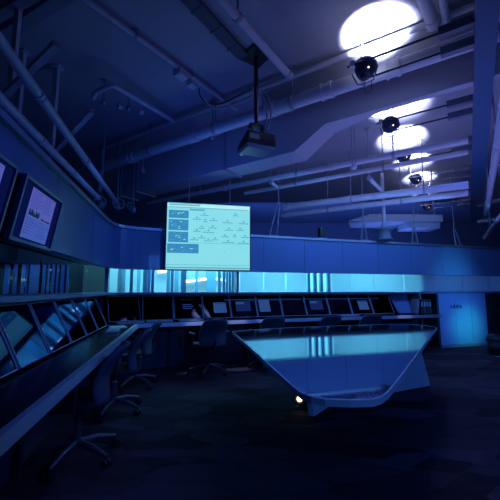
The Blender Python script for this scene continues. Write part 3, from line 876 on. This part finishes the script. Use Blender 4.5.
# big stepped duct (cross direction)
def duct():
    zr, zl = 3.55, 3.27; hR, hL = .55, .62; wd = .42
    n0 = P(520, 72, zr); n1_ = P(325, 124, zr); n2_ = P(292, 150, zl); n3_ = P(108, 194, zl)
    # straighten on one vertical plane
    d = -D3
    base = n1_
    def on(p): return base + d * (p - base).dot(d)
    A = on(n0); B = on(n1_); Cc = on(n2_); E = on(n3_)
    t = thing('ceiling_duct', 'big rectangular duct crossing the room that steps down behind the projector', 'duct', (B + E) / 2)
    T_ = B.lerp(A, .32)
    sec = [(A, zr, hR, .10), (T_, zr, hR, .10), (B, zr, hR, .36), (Cc, zl, hL, wd), (E, zl, hL, wd)]
    mb = MB(); vs = []; fs = []
    for p, z, h, w_ in sec:
        q0 = Vector((p.x, p.y, z)); q1 = q0 + D2 * w_
        vs += [q0, q1, q1 + UP * h, q0 + UP * h]
    for i in range(4):
        a = i * 4; b = a + 4
        for j in range(4): fs.append((a + j, a + (j + 1) % 4, b + (j + 1) % 4, b + j))
    fs += [(3, 2, 1, 0), (16, 17, 18, 19)]
    mb.add(vs, fs); mb.build('duct_body', M['duct'], t, .006)
    # flanges
    def ring(p, z, h):
        mb = MB(); q = Vector((p.x, p.y, z)); c = q + D2 * wd / 2 + UP * h / 2
        for off, size in ((-UP * (h / 2 + .012), (.035, wd + .06, .03)), (UP * (h / 2 + .012), (.035, wd + .06, .03)),
                          (-D2 * (wd / 2 + .012), (.035, .03, h)), (D2 * (wd / 2 + .012), (.035, .03, h))):
            mb.box(c + off, size, (D3, D2, UP))
        for k in (-1, 1):
            pc = c + D2 * k * (wd / 2 + .02) + UP * h / 2; mb.tube([pc, Vector((pc.x, pc.y, ZC))], .008, 6)
        mb.build('strap_hanger', M['steel'], t)
    L = (E - Cc).length
    for f in (.30, .84, .97): ring(Cc.lerp(E, f), zl, hL)
duct()

# second bank of cross runs beyond the duct
def run(px0, y0, px1, y1, z, r, label, **k):
    a = P(px0, y0, z); b = P(px1, y1, z)
    return pipe('ceiling_pipe', [a, b], r, label, group='cross pipes beyond the duct', **k)
run(148, 203, 468, 140, 3.35, .05, 'long cross pipe with a clamp just under the duct bottom', couplings=(.35, .7), hangers=(.25, .6, .85))
run(245, 193.5, 468, 152, 3.35, .04, 'thinner cross pipe second below the duct', hangers=(.3, .7))
run(284, 207, 468, 185, 3.2, .07, 'thick pale cross pipe starting right of the projected picture', couplings=(.02, .4), hangers=(.42, .8))
run(282, 215.5, 468, 193, 3.12, .06, 'lower thick pale cross pipe above the wall rail', couplings=(.03, .5), hangers=(.3, .7))
run(398, 201, 466, 193, 3.6, .05, 'short cross pipe behind the farthest lamps', hangers=(.5,))
# diagonal brace
a, b = P(369, 178, 3.3), P(382, 191, 3.3)
pipe('diagonal_brace', [a, b], .035, 'short pale diagonal brace between two cross pipes', cat='brace', group='ceiling braces', hangers=(.02,))
a, b = P(270, 182, 3.28), P(277, 187, 3.28)
pipe('diagonal_brace', [a, b], .035, 'short stub brace on the pipe under the duct step', cat='brace', group='ceiling braces', hangers=(.02,))

# air handler box and hanging can beyond it
def airbox():
    z0, z1 = 2.92, 3.08
    a = P(371, 221, z0); b = P(445, 222, z0)
    Y = a.y
    U = Vector((b.x - a.x, (b.y - a.y) * .6, 0)).normalized(); V = Vector((-U.y, U.x, 0))
    w = 1.75; c = a + U * w / 2 + V * .45
    t = thing('air_handler', 'flat boxy air handler hanging above the far wall rail', 'air handler', (c.x, c.y, z0))
    p0 = a; 
    mb = MB(); mb.hexa([a - U * .55, a + U * w, a + U * w + V * .9, a + V * .9 - U * .2, a + UP * .17 - U * .0, a + U * w + UP * .17, a + U * w + V * .9 + UP * .17, a + V * .9 + UP * .17])
    mb.build('casing', M['duct'], t, .01)
    mb = MB(); mb.box(a + U * 1.3 + V * .3 - UP * .08, (.8, .5, .15), (U, V, UP)); mb.build('outlet', M['duct'], t, .01)
    for f, g in ((.1, .1), (1.6, .1), (.1, .8), (1.6, .8)):
        p = a + U * f + V * g; MB().tube([p + UP * .17, Vector((p.x, p.y, ZC))], .012, 6).build('hanger_rod', M['steel'], t)
airbox()
def hangcan():
    p = atY(385, 240, 7.2); 
    zb = p.z; x, y = p.x, p.y
    t = thing('hanging_heater', 'dark can-shaped unit on a pale pipe stem above the rail', 'heater', (x, y, zb))
    MB().lathe((x, y, zb), UP, [(0, 0), (.17, 0), (.17, .02), (.13, .03), (.13, .2), (.2, .22), (.2, .25), (0, .25)]).build('body', M['steel'], t)
    MB().tube([(x, y, zb + .25), (x, y, 3.9), ], .04, 10).build('stem', M['pipe'], t)
    MB().lathe((x, y, zb + .30), UP, [(.04, 0), (.07, .02), (.07, .05), (.04, .07)]).build('collar', M['pipe'], t)
    mb = MB(); mb.tube([(x, y, 3.9), (x, y, ZC)], .015, 8); mb.build('hanger_rod', M['steel'], t)
hangcan()

# A-frame braces standing on the partition rail
def aframe(px, label, hh=.62, lean=.0, single=False):
    s = s_px(px, .02, ZR + .05, S_CORNER)
    b = Wp(s, .02, ZR + .045); ax = Wax(s)[0]
    t = thing('rail_brace', label, 'brace', b, 'steel braces on the partition rail')
    MB().box(b + UP * .012, (.22, .1, .024), (ax, Wax(s)[1], UP)).build('foot_plate', M['steel'], t)
    top = b + UP * hh + ax * lean
    if single:
        MB().tube([b + UP * .02, b + UP * (hh * .45)], .02, 8).build('post', M['steel'], t)
        MB().box(b + UP * .14, (.14, .12, .2), (ax, Wax(s)[1], UP)).build('box', M['dark'], t, .01)
    else:
        MB().tube([b - ax * .08 + UP * .02, top - ax * .02], .016, 8).build('strut', M['steel'], t)
        MB().tube([b + ax * .08 + UP * .02, top + ax * .02], .016, 8).build('strut', M['steel'], t)
        MB().tube([top, Vector((top.x, top.y, ZC))], .012, 6).build('tie_rod', M['steel'], t)
aframe(273.5, 'tall leaning brace on the rail just right of the projected picture', .72, .12)
aframe(322, 'short post with a dark box on the rail, in the middle', .5, 0, True)
aframe(364, 'brace on the rail left of the hanging can unit', .4)
aframe(415, 'brace on the rail right of the hanging can unit', .4)
aframe(458, 'brace on the rail near the slanted beam end', .4, -.1)

# ------------------------------------------------------------------ lamp row beam and spotlights
ZLAMP = 3.6
bl0 = P(476, -2, 3.5); bl1 = P(470, 222, 3.5); br0 = P(500.5, -2, 3.5); br1 = P(482, 222, 3.5)
bl0e = bl0 + (bl0 - bl1).normalized() * 1.2; br0e = br0 + (br0 - br1).normalized() * 1.2
t = thing('steel_beam', 'wide flat blue steel beam running overhead at the right', 'beam', (bl0 + br0) / 2)
mb = MB(); mb.hexa([bl0e, br0e, br1, bl1, bl0e + UP * .05, br0e + UP * .05, br1 + UP * .05, bl1 + UP * .05]); mb.build('lower_flange', M['beam'], t)
m0 = (bl0e + br0e) / 2; m1 = (bl1 + br1) / 2
mb = MB(); mb.bar(m0 + UP * .085, m1 + UP * .085, .03, .07); mb.build('web', M['beam'], t)
mb = MB(); mb.bar(m0 + UP * .13, m1 + UP * .13, .16, .02); mb.build('upper_flange', M['beam'], t)
for f in (.05, .35, .65, .95):
    p = m0.lerp(m1, f); MB().tube([p + UP * .14, Vector((p.x, p.y, ZC))], .018, 8).build('hanger_rod', M['steel'], t)

lampspec = [((365, 70), 'largest ceiling spotlight, nearest one on its pair of rods'), ((390, 126), 'second spotlight from the camera under the duct edge'),
            ((404, 157), 'third spotlight from the camera, dark, on twin rods'), ((416, 180), 'fourth spotlight from the camera on twin rods'),
            ((423, 195), 'fifth spotlight from the camera, small, on twin rods'), ((427, 207), 'farthest small spotlight just above the air handler')]
M['endblock'] = mat('block_grey', (.15, .16, .22), .5)
M['lens'] = emit('lamp_lens', (.62, .66, 1.), 12.)
M['glint'] = emit('warm_glint', (1., .7, .35), 3.)
lamps = []
bl_dir = (bl1 - bl0).normalized()
for i, ((px, py), lab) in enumerate(lampspec):
    p = P(px, py, ZLAMP)
    t = thing('ceiling_spotlight', lab, 'spotlight', p, 'spotlights in a row on rods')
    aim = (Vector((.26, .38, .66) if i == 1 else (.22, .50, .66)) if i else Vector((.20, .20, .66))).normalized()
    MB().lathe(p - aim * .10, aim, [(0, 0), (.045, .004), (.075, .03), (.10, .08), (.115, .13), (.118, .165), (.108, .165), (.10, .13), (.06, .06), (0, .045)], 24).build('housing', M['lampbody'], t)
    MB().lathe(p - aim * .10, aim, [(0, .118), (.06, .12), (.10, .125)], 20).build('lens', M['lens'], t)
    MB().lathe(p - aim * .135, aim, [(0, 0), (.03, .002), (.035, .04)], 14).build('cap', M['lampbody'], t)
    mb = MB(); mb.tube([p + D3 * .13, p + D3 * .13 - UP * .02, p - UP * .14 + D3 * .08, p - UP * .155, p - UP * .14 - D3 * .08, p - D3 * .13], .008, 8)
    mb.build('yoke', M['chrome'], t)
    MB().lathe(p - Vector((0, .1, .04)), (0, -1, -.2), [(0, .012), (.006, .010), (.009, 0)], 10).build('painted_glint', M['glint'], t)  # small glowing cone imitates an orange glint on the housing
    # rods to the beam
    k = (p - bl0).dot(Vector((-D3.x, -D3.y, 0)))  # signed
    # intersect lamp line with beam edge
    den = (-D3.x) * bl_dir.y - (-D3.y) * bl_dir.x
    w = bl0 - p; L = (w.x * bl_dir.y - w.y * bl_dir.x) / den
    for off, zz in ((-D2 * .09, .04), (D2 * .09, -.04)):
        a = p + off + UP * zz + D3 * (.16 if zz > 0 else -.02); b = p + off + UP * zz - D3 * (L + .05)
        MB().tube([a, b], .011, 8).build('rod', M['dark'] if i < 3 else M['chrome'], t)
        c = p + off + UP * zz - D3 * (L - .10)
        MB().box(c, (.34, .07, .085), (D3, D2, UP)).build('end_block', M['endblock'], t, .004)
    MB().box(p - D2 * .09 + UP * .05 + D3 * .1, (.05, .05, .06), (D3, D2, UP)).build('clamp', M['chrome'], t, .004)
    MB().tube([p - UP * .11, p - UP * .2 + D3 * .02, p - UP * .26, p - UP * .27 - D3 * .03, p - UP * .24 - D3 * .06, p - UP * .13 - D3 * .06], .004, 6).build('safety_wire', M['cable'], t)
    lamps.append((p, aim))
# hanging twin-wire sensor
p = P(354, 168, 3.0)
t = thing('hanging_sensor', 'small pale sensor on two thin wires left of the third spotlight', 'sensor', p)
MB().lathe(p, UP, [(0, -.03), (.03, -.02), (.045, .02), (.02, .05), (0, .05)]).build('body', M['pipe'], t)
for k in (-1, 1): MB().tube([p + UP * .04 + D3 * .02 * k, Vector((p.x, p.y, ZC)) + D3 * .02 * k], .006, 6).build('wire', M['steel'], t)

# ------------------------------------------------------------------ projector
def projector():
    top = P(256, 55, ZC); x, y = top.x, top.y
    zb = atY(255, 158, y).z
    t = thing('ceiling_projector', 'black video projector hanging on a pole from a ceiling plate', 'projector', (x, y, zb))
    aim = Vector((-.75, 5.6 - y, 0)).normalized(); sd = Vector((aim.y, -aim.x, 0))
    R = Matrix.Rotation(math.radians(34), 3, 'Z')
    A = (R @ Vector((1, 0, 0)), R @ Vector((0, 1, 0)), UP)
    MB().box((x, y, ZC - .02), (.30, .30, .03), A).build('ceiling_plate', M['dark'], t, .004)
    ztop = atY(256, 138, y).z
    MB().tube([(x, y, ZC - .03), (x, y, ztop + .16)], .026, 12).build('pole', M['dark'], t)
    mb = MB(); B = (sd, aim, UP)
    c = Vector((x, y, 0)) 
    def L(u, v, z): return c + sd * u + aim * v + UP * z
    mb.box(L(0, 0, ztop + .16), (.17, .05, .03), B)
    for k in (-1, 1): mb.box(L(k * .08, 0, ztop + .08), (.028, .05, .16), B)
    mb.build('yoke_bracket', M['dark'], t)
    # body: upper case and sloped underside
    h = .155; w = .38; l = .34
    MB().hexa([L(-w / 2, -l / 2, ztop - h), L(w / 2, -l / 2, ztop - h), L(w / 2, l / 2, ztop - h + .02), L(-w / 2, l / 2, ztop - h + .02),
               L(-w / 2, -l / 2, ztop), L(w / 2, -l / 2, ztop), L(w / 2 - .03, l / 2, ztop - .03), L(-w / 2 + .03, l / 2, ztop - .03)]).build('casing', M['dark'], t, .012)
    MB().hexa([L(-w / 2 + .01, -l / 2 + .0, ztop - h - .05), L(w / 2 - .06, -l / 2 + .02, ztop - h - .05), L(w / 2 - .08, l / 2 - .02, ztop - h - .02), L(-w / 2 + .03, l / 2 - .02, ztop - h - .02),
               L(-w / 2, -l / 2, ztop - h), L(w / 2, -l / 2, ztop - h), L(w / 2, l / 2, ztop - h + .02), L(-w / 2, l / 2, ztop - h + .02)]).build('underside_tray', M['projlit'], t, .008)
    MB().lathe(L(-.1, l / 2 - .01, ztop - .1), aim, [(.06, 0), (.06, .06), (.05, .06), (.045, .03), (0, .03)]).build('lens', M['chrome'], t)
    mb = MB()
    for i in range(6): mb.box(L(.02 + i * .026, -l / 2 - .004, ztop - .08), (.012, .008, .10), B)
    mb.build('vent_grille', M['lampbody'], t)
    mb = MB()
    mb.box(L(-.10, -l / 2 - .004, ztop - .07), (.12, .01, .06), B)
    mb.build('connector_panel', M['steel'], t)
    for (u, v) in ((-.15, -.14), (-.09, -.14), (.05, -.14), (.10, -.14), (.16, -.13)): MB().lathe(L(u, v, ztop), UP, [(.018, 0), (.018, .02), (0, .025)], 10).build('mount_bolt', M['steel'], t)
    return Vector((x, y, ztop))
pt = projector()
y = pt.y
cable([atY(257, 90, y), atY(264, 92, y), atY(270, 102, y), atY(271, 115, y), atY(268, 130, y - .05)], .011, 'pale cable looping down right of the projector pole, outer one', 'cablelight')
cable([atY(257, 93, y), atY(262, 96, y), atY(266, 106, y), atY(267, 117, y), atY(265, 130, y - .05)], .011, 'pale cable looping down close to the projector pole, inner one', 'cablelight')

# ------------------------------------------------------------------ left side services
a, b = P(-12, 25, 2.95), P(116, 202, 2.95)
pipe('wall_side_pipe', [a, b], .042, 'thick pipe slanting along the left wall, upper one', group='pipes over the left wall', couplings=(.18, .52, .97))
a, b = P(-12, 86, 2.78), P(98, 198, 2.78)
pipe('wall_side_pipe', [a, b], .04, 'thick pipe slanting along the left wall, lower one', group='pipes over the left wall', couplings=(.3, .6, .97))
def trapeze(p0, p1, z, label, posts):
    a = P(*p0, z); b = P(*p1, z)
    t = thing('trapeze_hanger', label, 'hanger', (a + b) / 2, 'pipe hangers at upper left')
    MB().bar(a, b, .05, .045).build('cross_bar', M['pipe'], t)
    for f in posts:
        p = a.lerp(b, f); MB().bar(p + UP * .03, Vector((p.x, p.y, ZC)), .045, .045).build('post', M['pipe'], t)
trapeze((6, 94), (57, 44), 3.06, 'slanting cross bar hanger over the pipes in the near upper left', (.12,))
trapeze((44, 163), (92, 111), 3.06, 'slanting cross bar hanger over the pipes, farther along the left wall', (.2,))
def post(px, py, zb, label):
    p = P(px, py, ZC); o = MB().bar((p.x, p.y, zb), (p.x, p.y, ZC - .02), .06, .06).box((p.x, p.y, ZC - .01), (.12, .12, .02)).build('hanger_post', M['pipe'])
    tag(o, label, 'post', 'pipe hangers at upper left')
post(23, 52, 3.3, 'vertical ceiling post at the near upper left'); post(57, 67, 3.25, 'vertical ceiling post between the two slanting cross bars')
for (p0, p1, lab, w) in (((-8, 38), (85, -22), 'dark cross joist cutting the upper left corner, lower one', .11), ((-8, 14), (60, -26), 'dark cross joist at the very top left, upper one', .09)):
    a = P(*p0, 3.9); b = P(*p1, 3.9)
    o = MB().bar(a, b, w, .16).build('ceiling_joist', M['steel']); tag(o, lab, 'joist', 'joists at upper left')
    for q in (a.lerp(b, .3), a.lerp(b, .8)):
        MB().tube([q + UP * .08, Vector((q.x, q.y, ZC))], .012, 8).build('hanger_rod', M['steel'], o)
# valve group where the left pipes end
def valve(px, py, z, R, ax, label):
    p = P(px, py, z)
    t = thing('pipe_valve', label, 'valve', p, 'valves at the end of the left pipes')
    MB().lathe(p - UP * .08, UP, [(0, 0), (.045, 0), (.055, .04), (.06, .08), (.045, .12), (.02, .14), (0, .14)]).build('body', M['steel'], t)
    q = p + ax * .14
    MB().tube([p, q], .012, 8).build('spindle', M['chrome'], t)
    mb = MB(); mb.torus(q, ax, R, .012)
    u = ax.cross(UP if abs(ax.z) < .9 else Vector((1, 0, 0))).normalized(); v = ax.cross(u)
    for d in (u, v): mb.tube([q - d * R, q + d * R], .008, 6)
    mb.build('handwheel', M['steel'], t)
    MB().tube([p + UP * .05, Vector((p.x, p.y, ZC))], .012, 6).build('hanger_rod', M['steel'], t)
valve(101, 204, 2.75, .09, Vector((.3, -1, 0)).normalized(), 'handwheel valve at the end of the lower left pipe')
valve(117, 206, 2.85, .10, Vector((.5, -.8, .1)).normalized(), 'handwheel valve at the end of the upper left pipe')
valve(133, 209, 2.85, .07, Vector((0, -1, .2)).normalized(), 'handwheel valve nearest the projected picture')
# clutter of pipes right of the beam
for i, (p0, p1, z, r, lab) in enumerate((((486, 214), (512, 60), 3.0, .045, 'dark pipe just right of the blue beam'), ((484, 238), (520, 190), 2.7, .04, 'low dark pipe at the right border above the rail'),
                              ((478, 205), (520, 196), 3.5, .06, 'dark cross pipe passing behind the blue beam at right'), ((478, 222), (520, 214), 3.2, .05, 'lower dark cross pipe behind the blue beam at right'))):
    a = P(*p0, z); b = P(*p1, z)
    pipe('service_pipe', [a, b], r, lab, group='pipes right of the beam', m='steel', hangers=(.3, .7))

# ------------------------------------------------------------------ lights
COLW = (.55, .58, 1.0)
for i, (p, aim) in enumerate(lamps):
    e_ = [900, 850, 700, 520, 380, 260][i]
    light('spot_beam', 'SPOT', p + aim * .08, COLW, e_, spot_size=math.radians((66, 66, 60, 58, 56, 56)[i]), spot_blend=.5, shadow_soft_size=.05, aim=p + aim * 2)
# blue wall washers (pools on the right wall)
def washer(px, py, off, col, e_, size=70, rad=.05, dz=.6):
    s = s_px(px, 0, 1.0, S_CORNER); c = Wp(s, -.04, 0); z = atY(px, py, c.y).z
    src = Wp(s, -off, z + dz)
    light('wall_washer', 'SPOT', src, col, e_, spot_size=math.radians(size), spot_blend=1, shadow_soft_size=rad, aim=Vector((c.x, c.y, z)))
BLUE = (.03, .25, 1.0)
washer(464, 326, 1.0, (.03, 1.0, .8), 20, 74, dz=.1)
washer(456, 312, 1.7, (.06, .27, .9), 62, 84, dz=.3)
washer(455, 271, 1.0, (.05, .55, .9), 10, 84, dz=.0)
def wallwash(px, off, z, zt, col, e_, ln):
    s_ = s_px(px, 0, 1.9, S_CORNER); src = Wp(s_, -off, z); ax = Wax(s_)[0]
    o = light('wall_wash_strip', 'AREA', src, col, e_, shape='RECTANGLE', size=ln, size_y=.12, aim=Wp(s_, 0, zt))
wallwash(300, 1.5, 2.9, 1.85, (.10, .36, 1.0), 12, 2.4)
wallwash(400, 1.5, 2.9, 1.85, (.10, .36, 1.0), 9, 2.4)
wallwash(150, 1.3, 2.9, 1.9, (.04, .18, 1.0), 2.6, 1.6)
s_ = s_px(90, 0, 2.0, 3.5); c_ = Wp(s_, -.04, 2.0); light('wall_washer', 'SPOT', Wp(s_, -1.2, 3.2), (.03, .13, 1.0), 5, spot_size=1.9, spot_blend=1, shadow_soft_size=.1, aim=c_)  # added unseen light that turns the left wall bluer
# general blue light of the room, from added lights without fixtures
light('room_fill', 'AREA', (3.5, 4.5, 3.3), (.05, .16, 1.0), 34, shape='RECTANGLE', size=4, size_y=3, aim=(3.5, 4.5, 0))
light('room_fill', 'AREA', (-.2, 2.0, 3.0), (.03, .11, 1.0), 6, shape='RECTANGLE', size=2, size_y=2, aim=(-.2, 2, 0))
light('ceiling_wash', 'AREA', (2.9, 4.6, 2.5), (.26, .29, 1.0), 38, shape='RECTANGLE', size=4, size_y=4, aim=(2.9, 4.6, 6))
light('ceiling_wash', 'AREA', (-1.0, 3.9, 2.5), (.03, .09, 1.0), 2.2, shape='RECTANGLE', size=2.5, size_y=3, aim=(-1.0, 3.5, 6))
light('void_wash', 'AREA', (3, 11, 3.0), (.05, .15, 1.0), 65, shape='RECTANGLE', size=8, size_y=2, aim=(3, 14, 3.2))
light('front_wash', 'SPOT', (2.2, -1.2, 2.4), (.05, .22, 1.0), 220, spot_size=1.6, spot_blend=1, shadow_soft_size=.3, aim=(1.9, 4.4, .2))
light('ceiling_wash', 'AREA', (-.6, 4.6, 2.6), (.04, .12, 1.0), 4, shape='RECTANGLE', size=1.6, size_y=.6, aim=(-.6, 5.2, 4))
light('left_low', 'SPOT', (.9, 1.6, 1.9), (.03, .13, 1.0), 26, spot_size=1.3, spot_blend=1, shadow_soft_size=.2, aim=(-1.1, 2.7, .5))
for px in (196, 238, 404, 268):
    s_ = s_px(px, DQ, .78, S_CORNER); light('desk_downlight', 'SPOT', Wp(s_, DQ - .15, 2.2), (.5, .58, 1.0), 130, spot_size=.3, spot_blend=.8, shadow_soft_size=.02, aim=Wp(s_, DQ - .04, .75))
light('air_handler_fill', 'AREA', (3.4, 8.0, 2.45), (.10, .22, 1.0), 7, shape='RECTANGLE', size=1.6, size_y=.4, aim=(3.6, 8.6, 4))  # added unseen light below the air handler to brighten it
# corridor
CY = (.18, .78, 1.0)
for px, e_ in ((122, 14), (150, 16), (185, 16), (225, 20), (262, 26), (300, 26), (340, 26), (364, 12)):
    s = s_px(px, .9, 1.5, S_CORNER - .6); ax = Wax(s)[0]
    o = light('corridor_lamp', 'AREA', Wp(s, .95, 2.2), CY, e_, shape='RECTANGLE', size=1.0, size_y=.5, aim=Wp(s, .95, 0))
for px in (405, 435, 465):
    s = s_px(px, .9, 1.5, S_CORNER); light('corridor_lamp', 'AREA', Wp(s, .95, 2.2), (.14, .27, 1.0), 3.0, shape='RECTANGLE', size=1.0, size_y=.5, aim=Wp(s, .95, 0))
s = s_px(498, .9, 1.5, S_CORNER); light('corridor_lamp', 'AREA', Wp(s, .9, 2.2), (.05, .40, 1.0), 4, shape='SQUARE', size=.5, aim=Wp(s, .9, 0))

w = bpy.data.worlds.new('world'); SC.world = w; w.use_nodes = True
w.node_tree.nodes['Background'].inputs['Color'].default_value = (.01, .02, .08, 1)
w.node_tree.nodes['Background'].inputs['Strength'].default_value = .3
for o in bpy.data.objects:
    if '_off' in o: del o['_off']
